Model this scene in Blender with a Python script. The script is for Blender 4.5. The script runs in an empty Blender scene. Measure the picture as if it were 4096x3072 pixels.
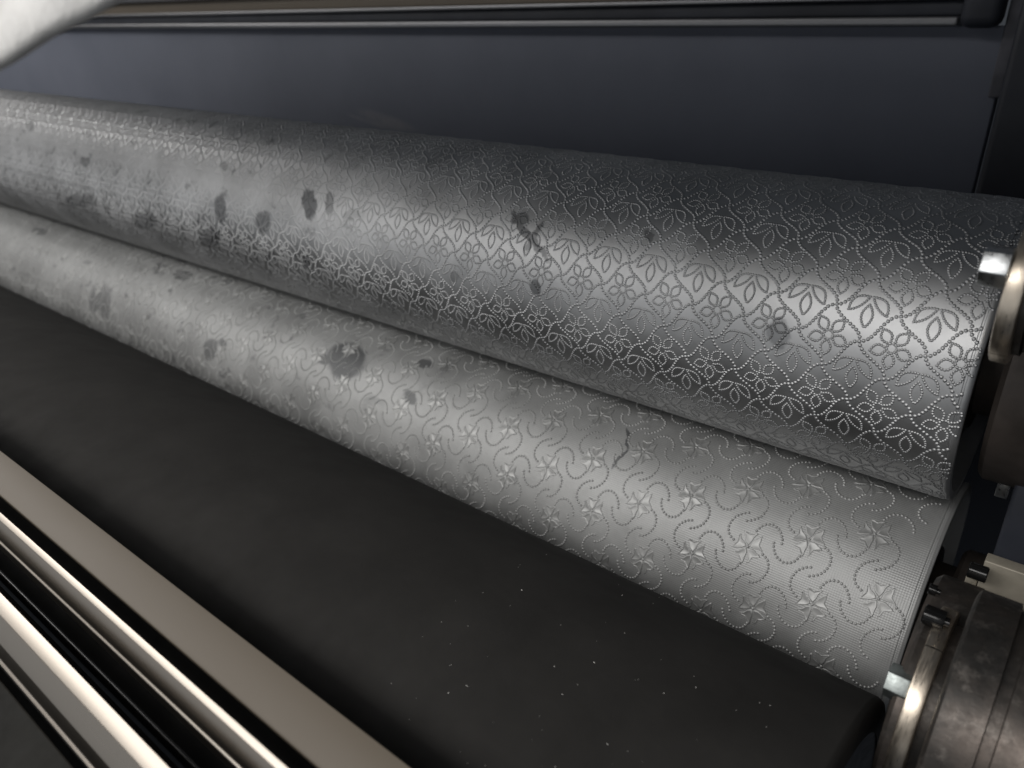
import bpy, bmesh, math, random
from mathutils import Vector, Matrix
random.seed(7)
scene = bpy.context.scene
COL = scene.collection
R_ = math.radians
S = 0.6                      # metres per layout unit
ZC = 1.35                    # camera height above the floor

# ------------------------------------------------------------------ camera
PITCH, HEAD = R_(24.6), R_(51.2)
h = Vector((-math.cos(HEAD), math.sin(HEAD), 0)); rt = Vector((math.sin(HEAD), math.cos(HEAD), 0)); up = Vector((0, 0, 1))
fwd = math.cos(PITCH)*h - math.sin(PITCH)*up
cup = math.sin(PITCH)*h + math.cos(PITCH)*up
cam = bpy.data.cameras.new('camera'); camo = bpy.data.objects.new('camera', cam); COL.objects.link(camo)
camo.matrix_world = Matrix(((rt.x, cup.x, -fwd.x, 0), (rt.y, cup.y, -fwd.y, 0), (rt.z, cup.z, -fwd.z, ZC), (0, 0, 0, 1)))
cam.sensor_width = 36; cam.lens = 36*3085/4096
cam.clip_start = 0.01; cam.clip_end = 60
cam.dof.use_dof = True; cam.dof.focus_distance = 0.50; cam.dof.aperture_fstop = 7.5
scene.camera = camo

# ------------------------------------------------------------------ light
w = bpy.data.worlds.new('World'); scene.world = w; w.use_nodes = True
bg = w.node_tree.nodes['Background']; bg.inputs[0].default_value = (0.80, 0.88, 1.0, 1); bg.inputs[1].default_value = 0.035
def area(name, loc, target, sx, sy, power, col):
    l = bpy.data.lights.new(name, 'AREA'); l.shape = 'RECTANGLE'; l.size = sx; l.size_y = sy; l.energy = power; l.color = col
    o = bpy.data.objects.new(name, l); COL.objects.link(o); o.location = loc
    o.rotation_euler = (Vector(target)-Vector(loc)).to_track_quat('-Z', 'Y').to_euler()
    return o
# the bright side of the hall behind the photographer, and a work lamp over the near end
area('hall_lamp_near', (-0.15, -1.60, ZC+1.15), (-0.1, 0.5, ZC-0.2), 1.7, 0.65, 12.5, (1.0, 0.975, 0.95))
area('hall_lamp_middle', (-1.55, -1.15, ZC+1.02), (-0.3, 0.5, ZC-0.2), 1.9, 0.65, 14.5, (1.0, 0.975, 0.95))
area('hall_lamp_far', (-3.10, -0.38, ZC+1.02), (-1.0, 0.5, ZC-0.2), 2.7, 0.75, 11.0, (1.0, 0.97, 0.94))
area('hall_fill', (-1.3, -2.0, ZC-0.42), (-1.0, 0.57, ZC-0.35), 6.4, 1.6, 11, (0.96, 0.98, 1.0))  # added low fill in place of glow from hall walls and floor
area('near_lamp', (-0.22, -0.72, ZC+0.56), (-0.05, 0.45, ZC-0.15), 0.26, 0.20, 1.15, (1.0, 0.985, 0.96))
scene.view_settings.view_transform = 'Standard'; scene.view_settings.look = 'None'
scene.view_settings.exposure = 0.52; scene.view_settings.gamma = 1; scene.view_settings.use_curve_mapping = False
scene.render.engine = 'CYCLES'; scene.cycles.max_bounces = 6; scene.cycles.glossy_bounces = 4; scene.cycles.diffuse_bounces = 3
scene.render.resolution_x = 1024; scene.render.resolution_y = 768

# ------------------------------------------------------------------ helpers
def P(x, y, z): return Vector((x*S, y*S, z*S+ZC))          # layout units (camera at origin) -> world metres
def polar(elev, dist): return dist*math.cos(R_(elev)), dist*math.sin(R_(elev))
def obj(name, me, mat=None, parent=None, kind=None):
    o = bpy.data.objects.new(name, me); COL.objects.link(o)
    if mat is not None and len(me.materials) == 0: me.materials.append(mat)
    if parent is not None: o.parent = parent
    if kind: o['kind'] = kind
    return o
def tag(o, label, cat, group=None):
    o['label'] = label; o['category'] = cat
    if group: o['group'] = group
    return o
def empty(name, loc, label, cat, group=None):
    o = bpy.data.objects.new(name, None); COL.objects.link(o); o.location = loc; o.empty_display_size = 0.05
    return tag(o, label, cat, group)
def mesh_from(name, verts, faces, smooth=True):
    me = bpy.data.meshes.new(name); me.from_pydata(verts, [], faces); me.update()
    if smooth: me.shade_smooth()
    return me
def lathe(name, prof, seg=96, smooth=True, sharp=35, a0=0.0, a1=2*math.pi):
    """prof: list of (x, r) in metres, revolved about X."""
    full = abs(a1-a0-2*math.pi) < 1e-6
    n = seg if full else seg+1
    vs = []; fs = []
    for (x, r) in prof:
        for k in range(n):
            a = a0+(a1-a0)*k/seg
            vs.append((x, r*math.cos(a), r*math.sin(a)))
    for i in range(len(prof)-1):
        for k in range(seg):
            k2 = (k+1) % n
            fs.append((i*n+k, i*n+k2, (i+1)*n+k2, (i+1)*n+k))
    me = bpy.data.meshes.new(name); me.from_pydata(vs, [], fs)
    bm = bmesh.new(); bm.from_mesh(me); bmesh.ops.remove_doubles(bm, verts=bm.verts, dist=1e-7)
    bmesh.ops.recalc_face_normals(bm, faces=bm.faces)
    for f in bm.faces: f.smooth = smooth
    for e in bm.edges:
        if len(e.link_faces) == 2 and e.calc_face_angle(0) > R_(sharp): e.smooth = False
    bm.to_mesh(me); bm.free()
    return me
def extrude_profile(name, prof, x0, x1, bev=0.0):
    """prof: closed (y,z) polygon in metres, extruded along X."""
    bm = bmesh.new()
    a = [bm.verts.new((x0, y, z)) for y, z in prof]; b = [bm.verts.new((x1, y, z)) for y, z in prof]
    n = len(prof)
    for i in range(n): bm.faces.new((a[i], a[(i+1) % n], b[(i+1) % n], b[i]))
    bm.faces.new(a); bm.faces.new(b)
    bmesh.ops.recalc_face_normals(bm, faces=bm.faces)
    if bev > 0:
        ed = [e for e in bm.edges if e.calc_face_angle(0) > R_(20)]
        bmesh.ops.bevel(bm, geom=ed, offset=bev, segments=3, profile=0.5, affect='EDGES')
    for f in bm.faces: f.smooth = True
    for e in bm.edges:
        if len(e.link_faces) == 2 and e.calc_face_angle(0) > R_(32): e.smooth = False
    me = bpy.data.meshes.new(name); bm.to_mesh(me); bm.free(); return me
def box(name, x0, x1, y0, y1, z0, z1, bev=0.001):
    return extrude_profile(name, [(y0, z0), (y1, z0), (y1, z1), (y0, z1)], x0, x1, bev)
def hexhead(name, length, rad, bev=0.0006):
    """hex bolt head with its axis on X, from x=0 to x=-length, with washer flange."""
    bm = bmesh.new()
    pr = [(rad*math.cos(R_(60*k+12)), rad*math.sin(R_(60*k+12))) for k in range(6)]
    a = [bm.verts.new((0, y, z)) for y, z in pr]; b = [bm.verts.new((-length, y, z)) for y, z in pr]
    for i in range(6): bm.faces.new((a[i], a[(i+1) % 6], b[(i+1) % 6], b[i]))
    bm.faces.new(a); bm.faces.new(b); bmesh.ops.recalc_face_normals(bm, faces=bm.faces)
    bmesh.ops.bevel(bm, geom=list(bm.edges), offset=bev, segments=2, profile=0.5, affect='EDGES')
    for f in bm.faces: f.smooth = True
    for e in bm.edges:
        if len(e.link_faces) == 2 and e.calc_face_angle(0) > R_(32): e.smooth = False
    me = bpy.data.meshes.new(name); bm.to_mesh(me); bm.free(); return me

# ------------------------------------------------------------------ materials
class NT:
    def __init__(s, name):
        s.m = bpy.data.materials.new(name); s.m.use_nodes = True; s.t = s.m.node_tree; s.n = s.t.nodes
        s.b = s.n['Principled BSDF']
    def node(s, typ, **kw):
        n = s.n.new(typ)
        for k, v in kw.items(): setattr(n, k, v)
        return n
    def link(s, a, b): s.t.links.new(a, b)
    def math(s, op, a, b=None, c=None, clamp=False):
        n = s.n.new('ShaderNodeMath'); n.operation = op; n.use_clamp = clamp
        for i, v in enumerate((a, b, c)):
            if v is None: continue
            if isinstance(v, (int, float)): n.inputs[i].default_value = v
            else: s.link(v, n.inputs[i])
        return n.outputs[0]
    def noise(s, vec, scale, detail=4, rough=0.55, dist=0.0):
        n = s.n.new('ShaderNodeTexNoise'); n.inputs['Scale'].default_value = scale; n.inputs['Detail'].default_value = detail
        n.inputs['Roughness'].default_value = rough; n.inputs['Distortion'].default_value = dist
        s.link(vec, n.inputs['Vector']); return n.outputs['Fac']
    def mapr(s, v, a, b, c, d, smooth=False):
        n = s.n.new('ShaderNodeMapRange'); n.clamp = True
        if smooth: n.interpolation_type = 'SMOOTHSTEP'
        for i, q in enumerate((a, b, c, d)): n.inputs[i+1].default_value = q
        s.link(v, n.inputs[0]); return n.outputs[0]
    def mix(s, fac, a, b):
        n = s.n.new('ShaderNodeMix'); n.data_type = 'RGBA'
        for i, v in ((0, fac), (6, a), (7, b)):
            if isinstance(v, (int, float)): n.inputs[i].default_value = v
            elif isinstance(v, tuple): n.inputs[i].default_value = (*v, 1)
            else: s.link(v, n.inputs[i])
        return n.outputs[2]
    def coords(s, scale=(1, 1, 1)):
        tc = s.n.new('ShaderNodeTexCoord'); mp = s.n.new('ShaderNodeMapping'); mp.inputs['Scale'].default_value = scale
        s.link(tc.outputs['Object'], mp.inputs[0]); return mp.outputs[0]
    def bump(s, hgt, strength, dist, prev=None):
        n = s.n.new('ShaderNodeBump'); n.inputs['Strength'].default_value = strength; n.inputs['Distance'].default_value = dist
        s.link(hgt, n.inputs['Height'])
        if prev is not None: s.link(prev, n.inputs['Normal'])
        return n.outputs[0]

def simple(name, col, rough, metal=0.0, var=0.25, scale=40, bump=0.0, stretch=(1, 1, 1), spec=0.5):
    t = NT(name); v = t.coords(stretch); n1 = t.noise(v, scale, 5, 0.6)
    lo = tuple(c*(1-var) for c in col); hi = tuple(min(1, c*(1+var)) for c in col)
    t.link(t.mix(t.mapr(n1, .3, .7, 0, 1), lo, hi), t.b.inputs['Base Color'])
    t.link(t.mapr(t.noise(v, scale*2.3, 3), .3, .7, max(0.02, rough-.08), min(1, rough+.08)), t.b.inputs['Roughness'])
    t.b.inputs['Metallic'].default_value = metal
    t.b.inputs['Specular IOR Level'].default_value = spec
    if bump > 0: t.link(t.bump(t.noise(v, scale*6, 4), bump, 0.0006), t.b.inputs['Normal'])
    return t.m

R1 = 0.18*S                    # lower roller radius
RU = 0.167*S                   # upper roller radius
C1 = (0.9456, -0.3253)        # upper roller axis (y,z) in layout units
C2 = (0.95, -0.69)            # lower roller axis
XE1, XE2 = -0.0745, -0.0715   # near ends

def roller_material(name, base, rough, stains, knurl=False, metal=1.0, axis=None):
    """stains: (u metres, theta deg, radius u, radius v, strength, tilt) worn or wet patches with a shape of their own"""
    t = NT(name)
    geo = t.node('ShaderNodeTexCoord')
    # same cylinder coordinates for the sleeve and the motifs: world position minus the axis
    pos = t.node('ShaderNodeNewGeometry').outputs['Position']
    ax = axis or (C2 if knurl else C1); RR = RU if ax == C1 else R1
    sub = t.node('ShaderNodeVectorMath', operation='SUBTRACT'); t.link(pos, sub.inputs[0]); sub.inputs[1].default_value = P(0, *ax)
    vec = sub.outputs[0]
    sp = t.node('ShaderNodeSeparateXYZ'); t.link(vec, sp.inputs[0])
    u = sp.outputs[0]
    th = t.math('ARCTAN2', sp.outputs[2], sp.outputs[1])            # -pi..pi
    th = t.math('FLOORED_MODULO', th, 2*math.pi)
    vv = t.math('MULTIPLY', th, RR)
    cb = t.node('ShaderNodeCombineXYZ'); t.link(u, cb.inputs[0]); t.link(vv, cb.inputs[1])
    uv = cb.outputs[0]
    cloud = t.noise(vec, 16, 4, 0.55); fine = t.noise(vec, 110, 4, 0.6)
    col = t.mix(t.mapr(cloud, .32, .68, 0, 1, True), tuple(c*0.84 for c in base), tuple(c*1.06 for c in base))
    col = t.mix(t.math('MULTIPLY', t.mapr(fine, .5, .75, 0, 1), 0.22), col, tuple(c*0.62 for c in base))
    rg = t.math('ADD', t.mapr(cloud, .3, .7, -.05, .06), rough)
    wob = t.node('ShaderNodeTexNoise'); wob.inputs['Scale'].default_value = 60; wob.inputs['Detail'].default_value = 6; wob.inputs['Roughness'].default_value = .65; t.link(uv, wob.inputs['Vector'])
    wv = t.node('ShaderNodeVectorMath', operation='MULTIPLY_ADD'); t.link(wob.outputs['Color'], wv.inputs[0]); wv.inputs[1].default_value = (.016, .016, 0); t.link(uv, wv.inputs[2])
    sw = t.node('ShaderNodeSeparateXYZ'); t.link(wv.outputs[0], sw.inputs[0])
    tot = None
    for (su, sth, ru, rv, st, tilt) in stains:
        du = t.math('SUBTRACT', sw.outputs[0], su+.008); dv = t.math('SUBTRACT', sw.outputs[1], R_(sth)*RR+.008)
        ca, sa = math.cos(R_(tilt)), math.sin(R_(tilt))
        a = t.math('ADD', t.math('MULTIPLY', du, ca/ru), t.math('MULTIPLY', dv, sa/ru))
        b = t.math('ADD', t.math('MULTIPLY', du, -sa/rv), t.math('MULTIPLY', dv, ca/rv))
        d2 = t.math('ADD', t.math('MULTIPLY', a, a), t.math('MULTIPLY', b, b))
        m = t.mapr(d2, 0.6, 1.35, st*1.0, 0, True)
        tot = m if tot is None else t.math('MAXIMUM', tot, m)
    sm = t.noise(uv, 34, 6, .62); far = t.mapr(u, -.35, -.75, 0, 1, True)
    smear = t.math('MULTIPLY', t.mapr(sm, .585, .66, 0, .42, True), t.math('MULTIPLY_ADD', far, .85, .15))
    tot = smear if tot is None else t.math('MAXIMUM', tot, smear)
    if tot is not None:
        col = t.mix(tot, col, (0.06, 0.064, 0.068))
        rg = t.math('ADD', rg, t.math('MULTIPLY', tot, -0.06))
    t.link(col, t.b.inputs['Base Color']); t.link(rg, t.b.inputs['Roughness'])
    t.b.inputs['Metallic'].default_value = metal
    nrm = t.bump(fine, 0.10, 0.0006)
    if knurl:
        k = 2*math.pi/0.0034
        p1 = t.math('SINE', t.math('MULTIPLY', t.math('ADD', u, vv), k)); p2 = t.math('SINE', t.math('MULTIPLY', t.math('SUBTRACT', u, vv), k))
        hh = t.math('MULTIPLY', p1, p2)
        nrm = t.bump(hh, 0.28, 0.00032, nrm)
    t.link(nrm, t.b.inputs['Normal'])
    return t.m

up_st = [(-0.641, 156.9, 0.0167, 0.0102, 0.75, 63), (-0.611, 154.2, 0.0115, 0.0062, 0.5, 62), (-0.793, 171.5, 0.0166, 0.0116, 0.65, 103), (-0.714, 173.1, 0.0148, 0.0112, 0.55, 156),
         (-0.381, 144.4, 0.0093, 0.0051, 0.6, 180), (-0.353, 172.9, 0.0067, 0.0058, 0.65, 98), (-0.157, 169.1, 0.0098, 0.0076, 0.45, 78), (-0.648, 191.5, 0.0096, 0.0047, 0.6, 130),
         (-1.118, 159.8, 0.0157, 0.0059, 0.5, 177), (-0.801, 143.8, 0.0094, 0.0053, 0.4, -164), (-1.154, 192.2, 0.0542, 0.0092, 0.4, 170), (-0.978, 194.2, 0.0389, 0.0107, 0.45, 165),
         (-0.829, 194.0, 0.0275, 0.0109, 0.45, 156), (-1.14, 138.0, 0.0128, 0.0054, 0.35, -167), (-0.267, 142.0, 0.0053, 0.0026, 0.45, 63),
         (-0.439, 177.9, 0.0046, 0.0038, 0.3, 122), (-1.323, 138.9, 0.0187, 0.0076, 0.4, -164), (-0.369, 151, .031, .0030, .7, 35), (-0.364, 152, .014, .0028, .6, 107)]
lo_st = [(-0.638, 130.6, 0.0322, 0.0212, 0.8, -169), (-0.669, 134.9, 0.0101, 0.0067, 0.7, -169), (-0.537, 116.2, 0.0103, 0.0067, 0.7, -180), (-0.528, 138.1, 0.0101, 0.0073, 0.7, -177),
         (-0.874, 156.5, 0.0158, 0.0139, 0.55, -162), (-1.172, 154.9, 0.0349, 0.0268, 0.45, -167), (-1.024, 111.5, 0.0218, 0.0102, 0.65, -179), (-1.081, 112.8, 0.0215, 0.0087, 0.5, 21),
         (-1.474, 116.1, 0.0267, 0.0087, 0.6, 176), (-0.853, 148.5, 0.0083, 0.005, 0.6, 177), (-1.258, 129.2, 0.014, 0.0046, 0.4, 175),
         (-0.375, 156.9, 0.0056, 0.0045, 0.3, 157), (-0.289, 118.7, .0125, .0018, .75, 60), (-0.286, 129.5, .0115, .0018, .75, 107)]
M_UP = roller_material('satin_steel_flower_roller', (0.55, 0.555, 0.56), 0.50, up_st, metal=1.0)
M_LO = roller_material('satin_steel_scroll_roller', (0.41, 0.415, 0.412), 0.52, lo_st, knurl=True, metal=.5)
M_MOT2 = roller_material('polished_steel_star_flowers', (0.44, 0.445, 0.44), 0.50, [], axis=C2, metal=.55)
M_DARKSTEEL = simple('dark_oily_steel', (0.06, 0.055, 0.05), 0.45, 0.8, .35, 35, .2)
M_BLACK = simple('black_paint', (0.018, 0.019, 0.022), 0.5, 0, .3, 30)
M_NAVY = simple('navy_black_paint', (0.022, 0.025, 0.034), 0.55, 0, .25, 12)
M_RUBBER = simple('black_rubber', (0.032, 0.0305, 0.0285), 0.85, 0, .18, 18, .25, spec=.3)
def panel_mat():
    t = NT('dark_blue_grey_sheet'); v = t.coords()
    n1 = t.noise(v, 5, 5, .6); n2 = t.noise(v, 60, 5, .7)
    c = t.mix(t.mapr(n1, .3, .7, 0, 1), (.150, .164, .205), (.180, .195, .240)); c = t.mix(t.mapr(n2, .55, .8, 0, .25), c, (.20, .205, .22))
    sp = t.node('ShaderNodeSeparateXYZ'); t.link(v, sp.inputs[0])
    # two paler slanting streaks mixed into the sheet colour
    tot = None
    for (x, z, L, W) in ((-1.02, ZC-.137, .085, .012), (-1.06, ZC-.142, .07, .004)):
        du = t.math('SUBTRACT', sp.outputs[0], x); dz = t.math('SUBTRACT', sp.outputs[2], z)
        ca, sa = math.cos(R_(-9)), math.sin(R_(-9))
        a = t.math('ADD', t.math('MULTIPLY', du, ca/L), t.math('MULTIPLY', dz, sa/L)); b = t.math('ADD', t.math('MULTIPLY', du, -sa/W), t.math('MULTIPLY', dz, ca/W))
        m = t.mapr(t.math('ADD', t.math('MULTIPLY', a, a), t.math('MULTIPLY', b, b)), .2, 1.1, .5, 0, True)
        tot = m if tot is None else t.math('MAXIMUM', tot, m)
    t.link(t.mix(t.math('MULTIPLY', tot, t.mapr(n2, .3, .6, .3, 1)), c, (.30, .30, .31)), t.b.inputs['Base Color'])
    t.b.inputs['Roughness'].default_value = .6; t.b.inputs['Specular IOR Level'].default_value = .35; return t.m
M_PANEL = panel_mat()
M_CHROME = simple('polished_nickel', (0.30, 0.27, 0.235), 0.33, 1, .05, 3, 0, (.1, 1, 1))
M_CHROME_T = simple('polished_rail_steel', (0.30, 0.30, 0.31), 0.40, 1, .08, 14, 0, (.05, 1, 1))
M_TAN = simple('tan_enamel', (0.145, 0.121, 0.092), 0.5, 0, .06, 9, .04, (.2, 1, 1), spec=.4)
M_BRASSY = simple('nickel_plated_collar', (0.66, 0.58, 0.48), 0.34, 1, .10, 60, .1, (8, 1, 1))
M_ZINC = simple('zinc_bolt', (0.62, 0.64, 0.65), 0.32, 1, .12, 120, .1)
M_DULL = simple('dull_zinc_bolt', (0.34, 0.37, 0.36), 0.45, 1, .15, 120, .15)
M_CREAM = simple('cream_machined_plate', (0.36, 0.33, 0.27), 0.5, .3, .12, 60, .15)
M_GLOSSBLACK = simple('black_oxide_screw', (0.02, 0.02, 0.02), 0.18, .6, .2, 80)
def rusty():
    t = NT('scuffed_brown_steel'); v = t.coords()
    n = t.noise(v, 22, 6, .65); n2 = t.noise(v, 70, 5, .7)
    c = t.mix(t.mapr(n, .35, .65, 0, 1), (.055, .053, .050), (.125, .105, .092)); c = t.mix(t.mapr(n2, .55, .8, 0, .7), c, (.34, .31, .28))
    t.link(c, t.b.inputs['Base Color']); t.b.inputs['Metallic'].default_value = .75
    s = t.noise(v, 160, 5, .7)
    t.link(t.mapr(s, .3, .7, .34, .6), t.b.inputs['Roughness']); t.link(t.bump(s, .35, .0005), t.b.inputs['Normal']); return t.m
M_RUST = rusty()
M_HUB = simple('grimy_brown_black_steel', (.060, .050, .044), .55, .4, .4, 28, .3)
def cloth():
    t = NT('white_cotton'); v = t.coords()
    n = t.noise(v, 220, 3); w_ = t.noise(v, 60, 3)
    t.link(t.mix(w_, (.84, .83, .80), (.90, .89, .87)), t.b.inputs['Base Color']); t.b.inputs['Roughness'].default_value = .9
    t.link(t.bump(n, .6, .0012), t.b.inputs['Normal']); t.b.inputs['Specular IOR Level'].default_value = .1
    t.b.inputs['Sheen Weight'].default_value = .3
    return t.m
M_CLOTH = cloth()
M_LINT = simple('lint_white', (.75, .74, .70), .8, 0, .1, 200)

# ------------------------------------------------------------------ background: sheet, rail, column
YB = 1.55
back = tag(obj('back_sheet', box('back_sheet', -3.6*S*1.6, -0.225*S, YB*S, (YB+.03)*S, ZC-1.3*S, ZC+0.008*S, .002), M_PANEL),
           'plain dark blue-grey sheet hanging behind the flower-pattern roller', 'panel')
colm = tag(obj('machine_column', box('machine_column', -0.205*S, 0.62*S, (YB-.12)*S, (YB+.25)*S, ZC-1.6*S, ZC+1.0*S, .006), M_NAVY),
           'dark navy machine column at the right edge behind the rollers', 'column')
rail = empty('guide_rail', P(-2, YB-.02, 0.0), 'polished steel guide rail along the top of the dark sheet', 'rail')
def railprof(name, y0, z0, y1, z1, mat, x0=-5.2, x1=-0.30, bev=.002):
    ox, oy, oz = rail.location
    me = box(name, x0*S-ox, x1*S-ox, y0*S-oy, y1*S-oy, z0*S+ZC-oz, z1*S+ZC-oz, bev)
    return obj(name, me, mat, rail)
railprof('lower_lip', YB-.030, .006, YB+.02, .022, M_CHROME_T, bev=.003)
railprof('web', YB-.004, .022, YB+.02, .046, M_NAVY)
railprof('round_edge', YB-.016, .046, YB+.02, .056, M_CHROME_T, bev=.0022)
railprof('upper_channel', YB-.008, .056, YB+.02, .090, M_TAN)
railprof('top_lip', YB-.03, .090, YB+.02, .13, M_CHROME_T, bev=.003)
brk = tag(obj('rail_end_block', extrude_profile('rail_end_block', [((YB-.045)*S, ZC+.004*S), ((YB+.0)*S, ZC+.004*S), ((YB+.0)*S, ZC+.2*S), ((YB-.045)*S, ZC+.2*S)], -0.298*S, -0.238*S, .010), M_NAVY),
          'dark rounded block capping the right end of the guide rail', 'bracket')
strip = tag(obj('edge_strip', box('edge_strip', -0.236*S, -0.206*S, (YB-.012)*S, (YB-.001)*S, ZC-.10*S, ZC+.3*S, .002), simple('grey_edge_strip', (.10, .10, .115), .5, .2)),
            'thin grey upright strip between dark sheet and machine column', 'strip')

beam = tag(obj('shade_beam', box('shade_beam', -1.75, 0.9, 0.18, 0.22, ZC+0.042, ZC+0.40, .004), M_NAVY), 'added dark beam out of view that shades the upper roller top', 'beam')  # added above the frame to block lamp light from the upper roller top

# ------------------------------------------------------------------ rollers
LEN = 4.2
def roller_body(root, xe, mat, R, hub):
    x1 = xe*S; x0 = -LEN*S
    body = obj('sleeve', lathe('sleeve', [(x0, R*.9), (x0, R), (x1-.0050, R), (x1-.0046, R-.0006), (x1-.0038, R-.0006), (x1-.0034, R), (x1-.0018, R), (x1, R-.0014), (x1, R-.0065), (x1-.012, R-.0065)], 288, sharp=50), mat, root)
    obj('end_disc', lathe('end_disc', [(x1-.012, R-.0065), (x1-.012, R*.55), (x1-.004, R*.5), (x1-.004, 0.0001)], 96), M_DARKSTEEL, root)
    obj('journal', lathe('journal', [(x1-.004, R*.40), (x1+.010, R*.40), (x1+.010, R*hub-.003), (x1+.013, R*hub), (x1+.036, R*hub), (x1+.037, R*hub-.002), (x1+.041, R*hub-.002), (x1+.042, R*hub), (x1+.20, R*hub), (x1+.20, .0001)], 96), M_HUB, root)
    return body
def wrap(u, v, hh, R):
    a = v/R; rr = R+hh; return (u, rr*math.cos(a), rr*math.sin(a))
def dome(vs, fs, u, v, r, hh, R, seg=8):
    b = len(vs)
    for (k, z) in ((1.15, -.00006), (.72, hh*.74)):
        for i in range(seg):
            a = 2*math.pi*i/seg; vs.append(wrap(u+r*k*math.cos(a), v+r*k*math.sin(a), z, R))
    vs.append(wrap(u, v, hh, R)); top = len(vs)-1
    for i in range(seg):
        j = (i+1) % seg; fs.append((b+j, b+i, b+seg+i, b+seg+j)); fs.append((b+seg+j, b+seg+i, top))
def beads_along(pts, step, closed=False):
    """equal-spaced points on a polyline"""
    if closed: pts = pts+[pts[0]]
    L = [0]
    for a, b in zip(pts, pts[1:]): L.append(L[-1]+math.hypot(b[0]-a[0], b[1]-a[1]))
    n = max(2, round(L[-1]/step)); out = []; j = 0
    for k in range(n if closed else n+1):
        s = L[-1]*k/n
        while j < len(L)-2 and L[j+1] < s: j += 1
        t = (s-L[j])/max(1e-9, L[j+1]-L[j]); a, b = pts[j], pts[j+1]
        out.append((a[0]+(b[0]-a[0])*t, a[1]+(b[1]-a[1])*t))
    return out
def vesica(a, b, w1, w2, n=20):
    """pointed leaf outline from a to b, bulging w1 on one side, w2 on the other"""
    dx, dy = b[0]-a[0], b[1]-a[1]; L = math.hypot(dx, dy); nx, ny = -dy/L, dx/L; out = []
    for k in range(n): t = k/n; s = math.sin(math.pi*t)**.9; out.append((a[0]+dx*t+nx*w1*s, a[1]+dy*t+ny*w1*s))
    for k in range(n): t = 1-k/n; s = math.sin(math.pi*t)**.85; out.append((a[0]+dx*t-nx*w2*s, a[1]+dy*t-ny*w2*s))
    return out

# ---- upper roller: beaded ogee lattice with flowers and three-leaf sprigs
CU = 0.0615*S; TH = 22.0; CV = R_(TH)*RU
upper = empty('embossing_roller', P(0, *C1), 'upper steel embossing roller with beaded lattice of flowers and leaf sprigs', 'roller')
roller_body(upper, XE1, M_UP, RU, .80)
SD = 0.00265*S; SR = 0.00142*S; LD = 0.00440*S; LR = 0.00186*S; HB_ = 0.58
def flower_beads():
    out = [(0.074*math.cos(2*math.pi*k/9), 0.074*math.sin(2*math.pi*k/9)) for k in range(9)]
    for k in range(5):
        a = R_(90+72*k); ca, sa = math.cos(a), math.sin(a)
        for q in beads_along(vesica((.078*ca, .078*sa), (.325*ca, .325*sa), .082, .082), SD/CU, True): out.append(q)
    return out
def leaf_beads():
    out = []
    for sx in (-1, 1):
        out += beads_along(vesica((sx*.028, -.212), (sx*.30, .045), -.112*sx, -.045*sx), SD/CU, True)
    out += beads_along(vesica((0, -.085), (.012, .275), .085, .085), SD/CU, True)
    return out
FB, LB = flower_beads(), leaf_beads()
def bead_mesh(name, beads, r, hh, u_max=None):
    vs, fs = [], []
    for (a, b) in beads:
        if u_max is not None and a*CU > u_max: continue
        dome(vs, fs, a*CU, b*CV, r, hh, RU)
    me = mesh_from(name, vs, fs); me.materials.append(M_UP); return me
flower_me = bead_mesh('flower_motif', FB, SR, SR*.62); leaf_me = bead_mesh('leaf_motif', LB, SR, SR*.62)
U0, T0 = -0.0890*S, 143.8
flower_cut = bead_mesh('flower_motif_cut', FB, SR, SR*.62, XE1*S-.0012-U0)
XI = -0.0875
cells_f, cells_l = [], []
NX = 50
for i in range(NX):
    for j in range(-4, 6):
        t = T0+TH*j
        if 78 < t < 252: cells_f.append((i, U0-CU*i, t))
        tl = T0+TH*(j+.5)
        if 78 < tl < 252: cells_l.append((i, U0-CU*(i+.5), tl))
def place(name, me, u, t, root):
    o = obj(name, me, None, root); o.location = (u, 0, 0); o.rotation_euler = (R_(t), 0, 0); return o
def vis(t): return abs(t-162)
def split(cells, n):
    c = sorted(cells, key=lambda q: -q[1]*1.0+max(0, vis(q[2])-58)*.02)
    return c[:n], c[n:]
for nm, me, cells, beads in (('flower_motif', flower_me, cells_f, FB), ('leaf_motif', leaf_me, cells_l, LB)):
    near, far = split(cells, 290)
    for (i, u, t) in near:
        place(nm, flower_cut if (i == 0 and nm == 'flower_motif') else me, u, t, upper)
    vs, fs = [], []
    for (i, u, t) in far:
        for (a, b) in beads: dome(vs, fs, u+a*CU, R_(t)*RU+b*CV, SR, SR*.62, RU, 6)
    m = mesh_from('distant_'+nm+'s', vs, fs); obj('distant_'+nm+'s', m, M_UP, upper, 'stuff')
# lattice
def sl(t): return t-.125*math.sin(2*math.pi*t)
def bs(t): return t-.125*math.sin(2*math.pi*t)+.05*math.sin(math.pi*t)
lines = []
for i in range(-2, 2*NX):
    for j in range(-9, 11):
        if (i+j) % 2 == 0: continue
        # node at (i/2, j/2): u decreases with i
        lines.append([((-i/2-.5*t), (j/2+.5*sl(t))) for t in [k/14 for k in range(15)]])
        lines.append([((-i/2+.5*bs(t)), (j/2+.5*t)) for t in [k/14 for k in range(15)]])
vs, fs = [], []; umax = XE1*S-.0042
for ln in lines:
    pts = [(U0+a*CU, R_(T0)*RU+b*CV) for a, b in ln]
    bd = beads_along(pts, LD)[:-1]
    for (u, v) in bd:
        td = math.degrees(v/RU)
        if u > umax or td < 78 or td > 252: continue
        dome(vs, fs, u+random.uniform(-1, 1)*.0001, v+random.uniform(-1, 1)*.0001, LR, LR*HB_, RU, 8 if u > -.8 else 6)
obj('beaded_lattice', mesh_from('beaded_lattice', vs, fs), M_UP, upper, 'stuff')

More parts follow.
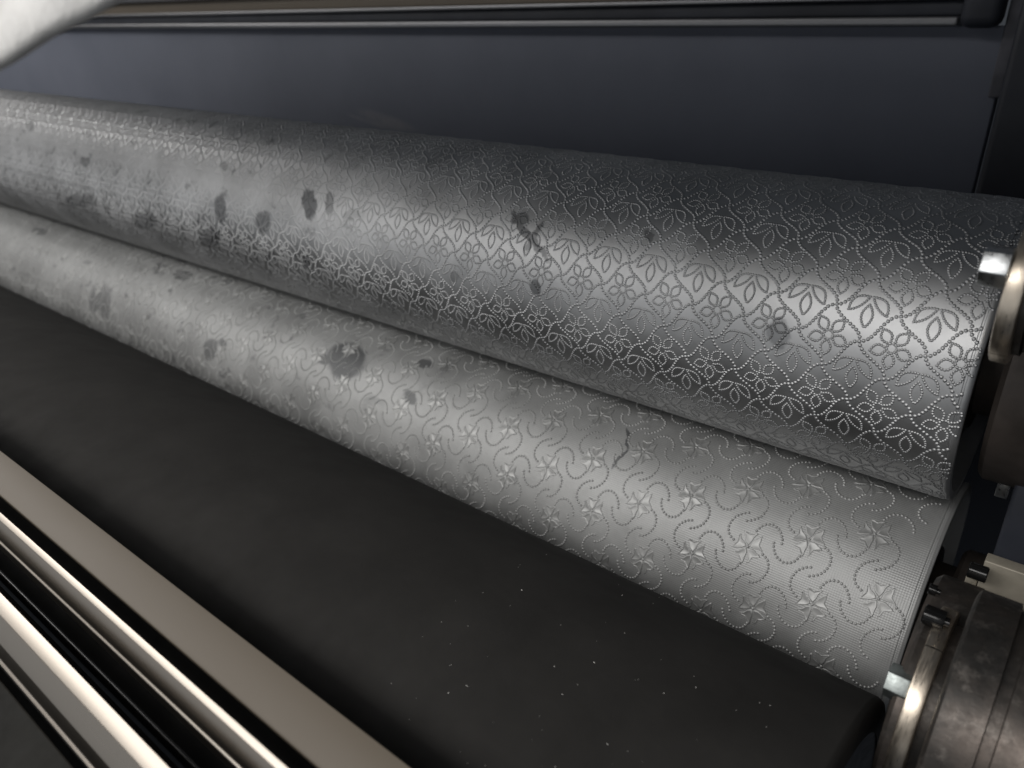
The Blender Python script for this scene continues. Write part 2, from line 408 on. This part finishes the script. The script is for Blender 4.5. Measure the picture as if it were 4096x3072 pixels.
# ---- lower roller: star flowers and bead scrolls on a knurled ground
lower = empty('embossing_roller', P(0, *C2), 'lower steel embossing roller with star flowers and beaded scrolls on knurled ground', 'roller')
roller_body(lower, XE2, M_LO, R1, .55)
E1 = (0.0642*S, -R_(11.25)*R1); E2 = (0.0271*S, R_(22.5)*R1)
def sq(a, b): return (a*E1[0]+b*E2[0], a*E1[1]+b*E2[1])
def star_mesh():
    vs, fs = [], []
    hh = .00058
    for k in range(5):
        a = R_(72*k-78)
        jr = random.Random(11+k)
        prof = [(.030, .002), (.07, .036), (.105, .052), (.14, .062), (.172, .088), (.196, .118), (.204, .092), (.190, .066), (.184, .040), (.176, .014), (.186, -.010), (.204, -.030), (.214, -.060), (.232, -.088), (.188, -.084), (.150, -.066), (.115, -.060), (.08, -.042)]
        prof = [(x*1.12+jr.uniform(-.005, .005), y*1.18+jr.uniform(-.005, .005)) for x, y in prof]
        cxp = sum(p[0] for p in prof)/len(prof); cyp = sum(p[1] for p in prof)/len(prof)
        rings = []
        for (sc, z) in ((1.08, -.00005), (1.0, hh), (.88, hh), (.76, hh*.62)):
            ring = []
            for (x, y) in prof:
                x2, y2 = cxp+(x-cxp)*sc, cyp+(y-cyp)*sc
                X, Y = x2*math.cos(a)-y2*math.sin(a), x2*math.sin(a)+y2*math.cos(a)
                u, v = sq(X, Y); ring.append(len(vs)); vs.append(wrap(u, v, z, R1))
            rings.append(ring)
        n = len(prof)
        for r0, r1 in zip(rings, rings[1:]):
            for i in range(n): j = (i+1) % n; fs.append((r0[j], r0[i], r1[i], r1[j]))
        X, Y = cxp*math.cos(a)-cyp*math.sin(a), cxp*math.sin(a)+cyp*math.cos(a)
        u, v = sq(X, Y); c = len(vs); vs.append(wrap(u, v, hh*.62, R1))
        for i in range(n): fs.append((rings[-1][(i+1) % n], rings[-1][i], c))
    dome(vs, fs, 0, 0, .0011, .0009, R1)
    me = mesh_from('star_flower', vs, fs); me.materials.append(M_MOT2); return me
HK = [(.15, -.245), (.19, -.28), (.245, -.318), (.30, -.332), (.357, -.33), (.415, -.315), (.465, -.28), (.517, -.225), (.553, -.157), (.568, -.095), (.572, -.045), (.565, .014)]
def rot90(p, k):
    for _ in range(k): p = (-p[1], p[0])
    return p
HB = []
for k in range(4):
    pts = [sq(*rot90(p, k)) for p in HK]; HB.append(beads_along(pts, (.0047*S)))
def hook_mesh(k):
    vs, fs = [], []
    for n, (u, v) in enumerate(HB[k]): dome(vs, fs, u, v, .00170*S, .00150*S, R1)
    me = mesh_from('scroll_motif', vs, fs); me.materials.append(M_MOT2); return me
star_me = star_mesh(); hooks_me = [hook_mesh(k) for k in range(4)]
base_u, base_v = -0.111*S, R_(145.0)*R1
stars = []; hooks = []
for a in range(-60, 61):
    for b in range(-60, 61):
        du, dv = sq(a, b); u, v = base_u+du, base_v+dv; t = math.degrees(v/R1)
        if not (84 < t < 212) or u > XE2*S+.01 or u < -3.1*S: continue
        if u < XE2*S-.012: stars.append((u, t))
        for k in range(4):
            if max(q[0] for q in HB[k])+u < XE2*S-.005: hooks.append((u, t, k))
key = lambda q: -q[0]+max(0, vis(q[1]+16)-50)*.02
stars.sort(key=key); hooks.sort(key=key)
for (u, t) in stars[:295]: place('star_flower', star_me, u, t, lower)
for (u, t, k) in hooks[:290]: place('scroll_motif', hooks_me[k], u, t, lower)
vs, fs = [], []
for (u, t, k) in hooks[290:]:
    for (a, b) in HB[k]: dome(vs, fs, u+a, R_(t)*R1+b, .00170*S, .00150*S, R1, 6)
obj('distant_scroll_motifs', mesh_from('distant_scroll_motifs', vs, fs), M_MOT2, lower, 'stuff')

# ---- black rubber drum in front
R3 = .40; T3 = .90
c3y = T3*math.cos(R_(41.9))-R3*math.sin(R_(41.9)); c3z = -T3*math.sin(R_(41.9))-R3*math.cos(R_(41.9))
drum = empty('rubber_roller', P(0, c3y, c3z), 'large matt black rubber roller below the scroll-pattern roller', 'roller')
x1 = -0.066*S; rr = R3*S
obj('rubber_cover', lathe('rubber_cover', [(-LEN*S, rr*.95), (-LEN*S, rr), (x1-.004, rr), (x1-.001, rr-.0012), (x1, rr-.004), (x1, rr-.02)], 256, sharp=60), M_RUBBER, drum)
obj('end_disc', lathe('end_disc', [(x1-.001, rr-.019), (x1-.006, rr-.03), (x1-.006, .0001)], 128), M_BLACK, drum)
vs, fs = [], []
rs = random.Random(3)
def speck(u, ang, sz, el):
    b = len(vs); a0 = rs.uniform(0, 6.28)
    for k in range(5):
        q = a0+6.283*k/5; du = sz*el*math.cos(q); dv = sz*math.sin(q)
        a = ang+dv/rr; vs.append((u+du, (rr+.00005)*math.cos(a), (rr+.00005)*math.sin(a)))
    vs.append((u, (rr+.0005)*math.cos(ang), (rr+.0005)*math.sin(ang)))
    for k in range(5): fs.append((b+(k+1) % 5, b+k, b+5))
for k in range(70):
    u = -S*rs.uniform(.11, .42); ang = R_(rs.gauss(95, 17)); speck(u, ang, rs.choice([.00008, .0001, .00013, .0002]), rs.uniform(.7, 1.6))
for k in range(14): speck(-S*rs.uniform(.12, .42), R_(rs.gauss(98, 15)), .00006, rs.uniform(5, 12))
speck(-.205, R_(99), .0004, 1.0); speck(-.200, R_(97), .00007, 12)
lint = obj('lint_specks', mesh_from('lint_specks', vs, fs, False), M_LINT, None, 'stuff')
lint.location = drum.location; tag(lint, 'tiny white specks of lint scattered on the black rubber roller', 'lint')

# ---- bars at the lower left
def bar(name, pts, mat, label, cat, x0=-3.2, x1=.35, bev=.0012, group=None):
    prof = [(y*S, z*S+ZC) for y, z in pts]
    o = obj(name, extrude_profile(name, prof, x0*S, x1*S, bev), mat); return tag(o, label, cat, group)
def EP(*l): return [polar(e, d) for e, d in l]
def facets(e0, d0, spec, back):
    '''profile that starts at elevation e0, distance d0; each facet has a normal angle and runs to the next elevation'''
    pts = [polar(e0, d0)]
    for (na, e1) in spec:
        y, z = pts[-1]; dy, dz = -math.sin(R_(na)), math.cos(R_(na)); k = math.tan(R_(e1))
        t = (z-k*y)/(k*dy-dz); pts.append((y+t*dy, z+t*dz))
    y1, z1 = pts[-1]; y0, z0 = pts[0]
    return pts+[(y1+.004, z1-back), (y0+.002, z0-back)]
bar('flat_bar', facets(-61.8, .520, [(118, -65.85)], .012), M_TAN, 'flat tan bar nearest the black rubber roller at lower left', 'bar', bev=.0008)
bar('chrome_bar', facets(-67.15, .500, [(128, -67.85), (150, -68.9), (170, -69.3), (127, -69.6)], .02), M_CHROME, 'narrow polished bar next to the flat tan bar', 'bar', bev=.0005)
bar('black_tube', facets(-71.3, .535, [(110, -71.6), (140, -72.0), (170, -72.4)], .01), M_GLOSSBLACK, 'thin glossy black tube between the two polished bars', 'tube', bev=.0008)
bar('chrome_bar', facets(-72.75, .500, [(126, -74.2), (147, -75.8), (172, -76.5), (124, -76.9)], .02), M_CHROME, 'broad polished bar in the bottom left corner', 'bar', bev=.0006)

bar('added_tray', facets(-77.6, .53, [(100, -89), (120, -102)], .01), simple('olive_black_tray', (.014, .0135, .011), .8), 'added dark olive tray that darkens the very bottom left corner', 'tray', bev=.001)  # added dark plate covering the brighter surface behind this corner

# ------------------------------------------------------------------ bearing units at the right
def bearing(label, cy_, cz_, rh, rc, xc0, xc1, xh0, groove, seam_ang, bolts, screws, hmat, xs, sr):
    root = empty('bearing_unit', P(0, cy_, cz_), label, 'bearing')
    s = S
    prof = [(xh0*s, .0001), (xh0*s, rh*s-.004), (xh0*s+.001, rh*s-.001), (xh0*s+.002, rh*s)]
    if groove: prof += [(groove*s, rh*s), (groove*s+.0005, rh*s-.003), (groove*s+.0055, rh*s-.003), (groove*s+.006, rh*s)]
    prof += [(.5*s, rh*s), (.5*s, .0001)]
    obj('housing', lathe('housing', prof, 128, sharp=40), hmat, root)
    obj('shaft', lathe('shaft', [(xs*s, .0001), (xs*s, rc*s*sr-.002), (xs*s+.002, rc*s*sr), (xc0*s+.002, rc*s*sr), (xc0*s+.002, rc*s*.86), (xh0*s+.001, rc*s*.86)], 96), hmat, root)
    gap = .006
    for (a0, a1) in ((seam_ang+gap, seam_ang+math.pi-gap), (seam_ang+math.pi+gap, seam_ang+2*math.pi-gap)):
        r0, r1 = rc*s*.5, rc*s
        p = [(xc0*s, r0), (xc0*s, r1-.0015), (xc0*s+.0004, r1-.0004), (xc0*s+.0012, r1), (xc1*s-.0012, r1), (xc1*s-.0004, r1-.0004), (xc1*s, r1-.0015), (xc1*s, r0)]
        obj('collar_half', lathe('collar_half', p, 72, sharp=40, a0=a0, a1=a1), M_BRASSY, root)
    for (ang, rad, ln, hr, tw, mat) in bolts:
        o = obj('hex_bolt', hexhead('hex_bolt', ln, hr), mat, root)
        o.location = (xc0*s+.0002, rad*s*math.cos(ang), rad*s*math.sin(ang)); o.rotation_euler = (ang+tw, 0, 0)
    for (x, ang, rad, ln, hr) in screws:
        me = lathe('cap_screw', [(0, .0001), (0, hr*.5), (-.002, hr*.5), (-.002, hr*.96), (-.0024, hr), (-ln+.0006, hr), (-ln, hr-.0006), (-ln, hr*.55), (-ln+.002, hr*.5), (-ln+.002, .0001)], 24)
        o = obj('cap_screw', me, M_GLOSSBLACK, root); o.location = (x*s, rad*s*math.cos(ang), rad*s*math.sin(ang))
    return root
cy, cz = polar(-41, .82)
toc = math.pi-R_(41)
bearing('brown steel bearing housing with plated split collar at lower right corner', cy, cz, .111, .085, -.041, -.027, -.019, .014, toc-R_(30),
        [(toc+R_(-4), .070, .0105, .0088, .5, M_DULL)], [(-.030, toc-R_(50), .088, .012, .0052), (-.046, toc-R_(85), .095, .006, .003)], M_RUST, -.050, .93)
cy, cz = polar(-14.6, .745)
tou = math.pi-R_(14.6)
bearing('dark bearing housing with bright lit collar and bolt beside upper roller end', cy, cz, .050, .062, -.0610, -.047, -.043, None, tou+R_(60),
        [(tou-R_(14), .052, .0115, .0098, .4, M_ZINC)], [], M_DARKSTEEL, -.0615, .5)

hy, hz = polar(-39.0, .905)
lowb = [o for o in bpy.data.objects if o.name.startswith('bearing_unit')][0]
hub = obj('hub', lathe('hub', [(-.057*S, .0001), (-.057*S, .092*S-.003), (-.057*S+.003, .092*S), (-.017*S, .092*S), (-.017*S, .0001)], 96), M_RUST, lowb)
hub.location = P(0, hy, hz)-lowb.location
# small blocks between the two units
blk = empty('mounting_block', P(0, .80, -.52), 'cream machined mounting block with black screw above the brown housing', 'block')
def blkpart(name, x0, x1, y0, y1, z0, z1, mat):
    o = blk.location; return obj(name, box(name, x0*S-o.x, x1*S-o.x, y0*S-o.y, y1*S-o.y, z0*S+ZC-o.z, z1*S+ZC-o.z, .0008), mat, blk)
blkpart('plate', -.0245, .0235, .775, .792, -.60, -.475, M_CREAM)
blkpart('plate', .0245, .30, .772, .792, -.60, -.473, M_CREAM)
blkpart('side_plate', -.036, -.0255, .78, .792, -.60, -.497, M_CREAM)
sc = obj('cap_screw', lathe('cap_screw', [(0, .0001), (0, .0042), (-.0006, .0048), (-.0094, .0048), (-.010, .0042), (-.010, .0001)], 24), M_GLOSSBLACK, blk)
sc.location = (-.018*S, .755*S-blk.location.y, -.478*S+ZC-blk.location.z)
nb = tag(obj('support_block', box('support_block', -.022*S, .4*S, .86*S, 1.1*S, ZC-.60*S, ZC-.42*S, .003), M_NAVY), 'dark navy support block behind the cream mounting block', 'block')
sb = empty('side_bracket', P(.06, .93, -.43), 'dark side bracket with a hex bolt right of the upper roller end', 'bracket')
obj('bracket_body', box('bracket_body', -.06*S, .3*S, -.01*S, .16*S, -.02*S, .16*S, .003), M_BLACK, sb)
hb = obj('hex_bolt', hexhead('hex_bolt', .0075, .0125), M_ZINC, sb); hb.location = (-.0795*S-.0035, -.03*S, -.018*S); hb.rotation_euler = (.35, 0, 0)

# ------------------------------------------------------------------ white cloth close to the lens, scrap of paper
def ray(px, py): return ((px-2048)/3085)*rt-((py-1536)/3085)*cup+fwd
def cloth_sheet():
    a = ray(700, -140)*.24; b = ray(-500, 470)*.24           # line of the visible edge, at arm's length
    ax = (b-a); L = ax.length; ax.normalize()
    n = Vector((.45, -.62, .62)); n = (n-ax*n.dot(ax)).normalized()
    wd = n.cross(ax).normalized()
    if wd.dot(-rt+cup) < 0: wd = -wd
    vs, fs = [], []; nu, nv = 120, 64; T = .20; th = .0060
    for i in range(nu):
        t = i/(nu-1); c = a+ax*L*(t*1.5-.25)
        for j in range(nv):
            q = 2*math.pi*j/nv
            d = T/2*(1-math.cos(q)); hgt = th*math.copysign(abs(math.sin(q))**.5, math.sin(q))
            fold = 1.8*(.0016*math.sin(t*17+d*35)+.0010*math.sin(t*37-d*60)+.0014*math.sin(d*70+t*6))*min(1, d/.02)
            e = .0020*math.sin(t*5.0+.9)+.0005*math.sin(t*31)+.004
            vs.append(c+wd*(d+e)+n*(hgt-th+fold)+Vector((0, 0, ZC)))
    for i in range(nu-1):
        for j in range(nv): k = (j+1) % nv; fs.append((i*nv+j, i*nv+k, (i+1)*nv+k, (i+1)*nv+j))
    fs.append(tuple(range(nv))); fs.append(tuple((nu-1)*nv+j for j in range(nv)))
    me = bpy.data.meshes.new('cotton_cloth'); me.from_pydata(vs, [], fs)
    bm = bmesh.new(); bm.from_mesh(me); bmesh.ops.recalc_face_normals(bm, faces=bm.faces)
    for f in bm.faces: f.smooth = True
    bm.to_mesh(me); bm.free(); return me
tag(obj('cotton_cloth', cloth_sheet(), M_CLOTH), 'soft white cotton cloth blurred close up in the top left corner', 'cloth')
def scrap():
    vs, fs = [], []; o = ray(3550, 3050)*.39+Vector((0, 0, ZC)); n = 7
    for i in range(n):
        for j in range(4):
            t = i/(n-1); wdt = .0045*(.25+math.sin(math.pi*min(1, t*.75+.1)))
            p = o+cup*(.010-.024*t)+rt*((j-1.5)/1.5*wdt+.006*t*t)+fwd*(.003*math.sin(j*2+i))
            vs.append(p)
    for i in range(n-1):
        for j in range(3): fs.append((i*4+j, i*4+j+1, i*4+5+j, i*4+4+j))
    me = mesh_from('paper_scrap', vs, fs); return me
sp = obj('paper_scrap', scrap(), simple('grey_paper', (.45, .45, .45), .8, 0, .15, 200))
md = sp.modifiers.new('thick', 'SOLIDIFY'); md.thickness = .0008
tag(sp, 'small crumpled whitish paper scrap at the bottom by the rubber roller end', 'scrap')
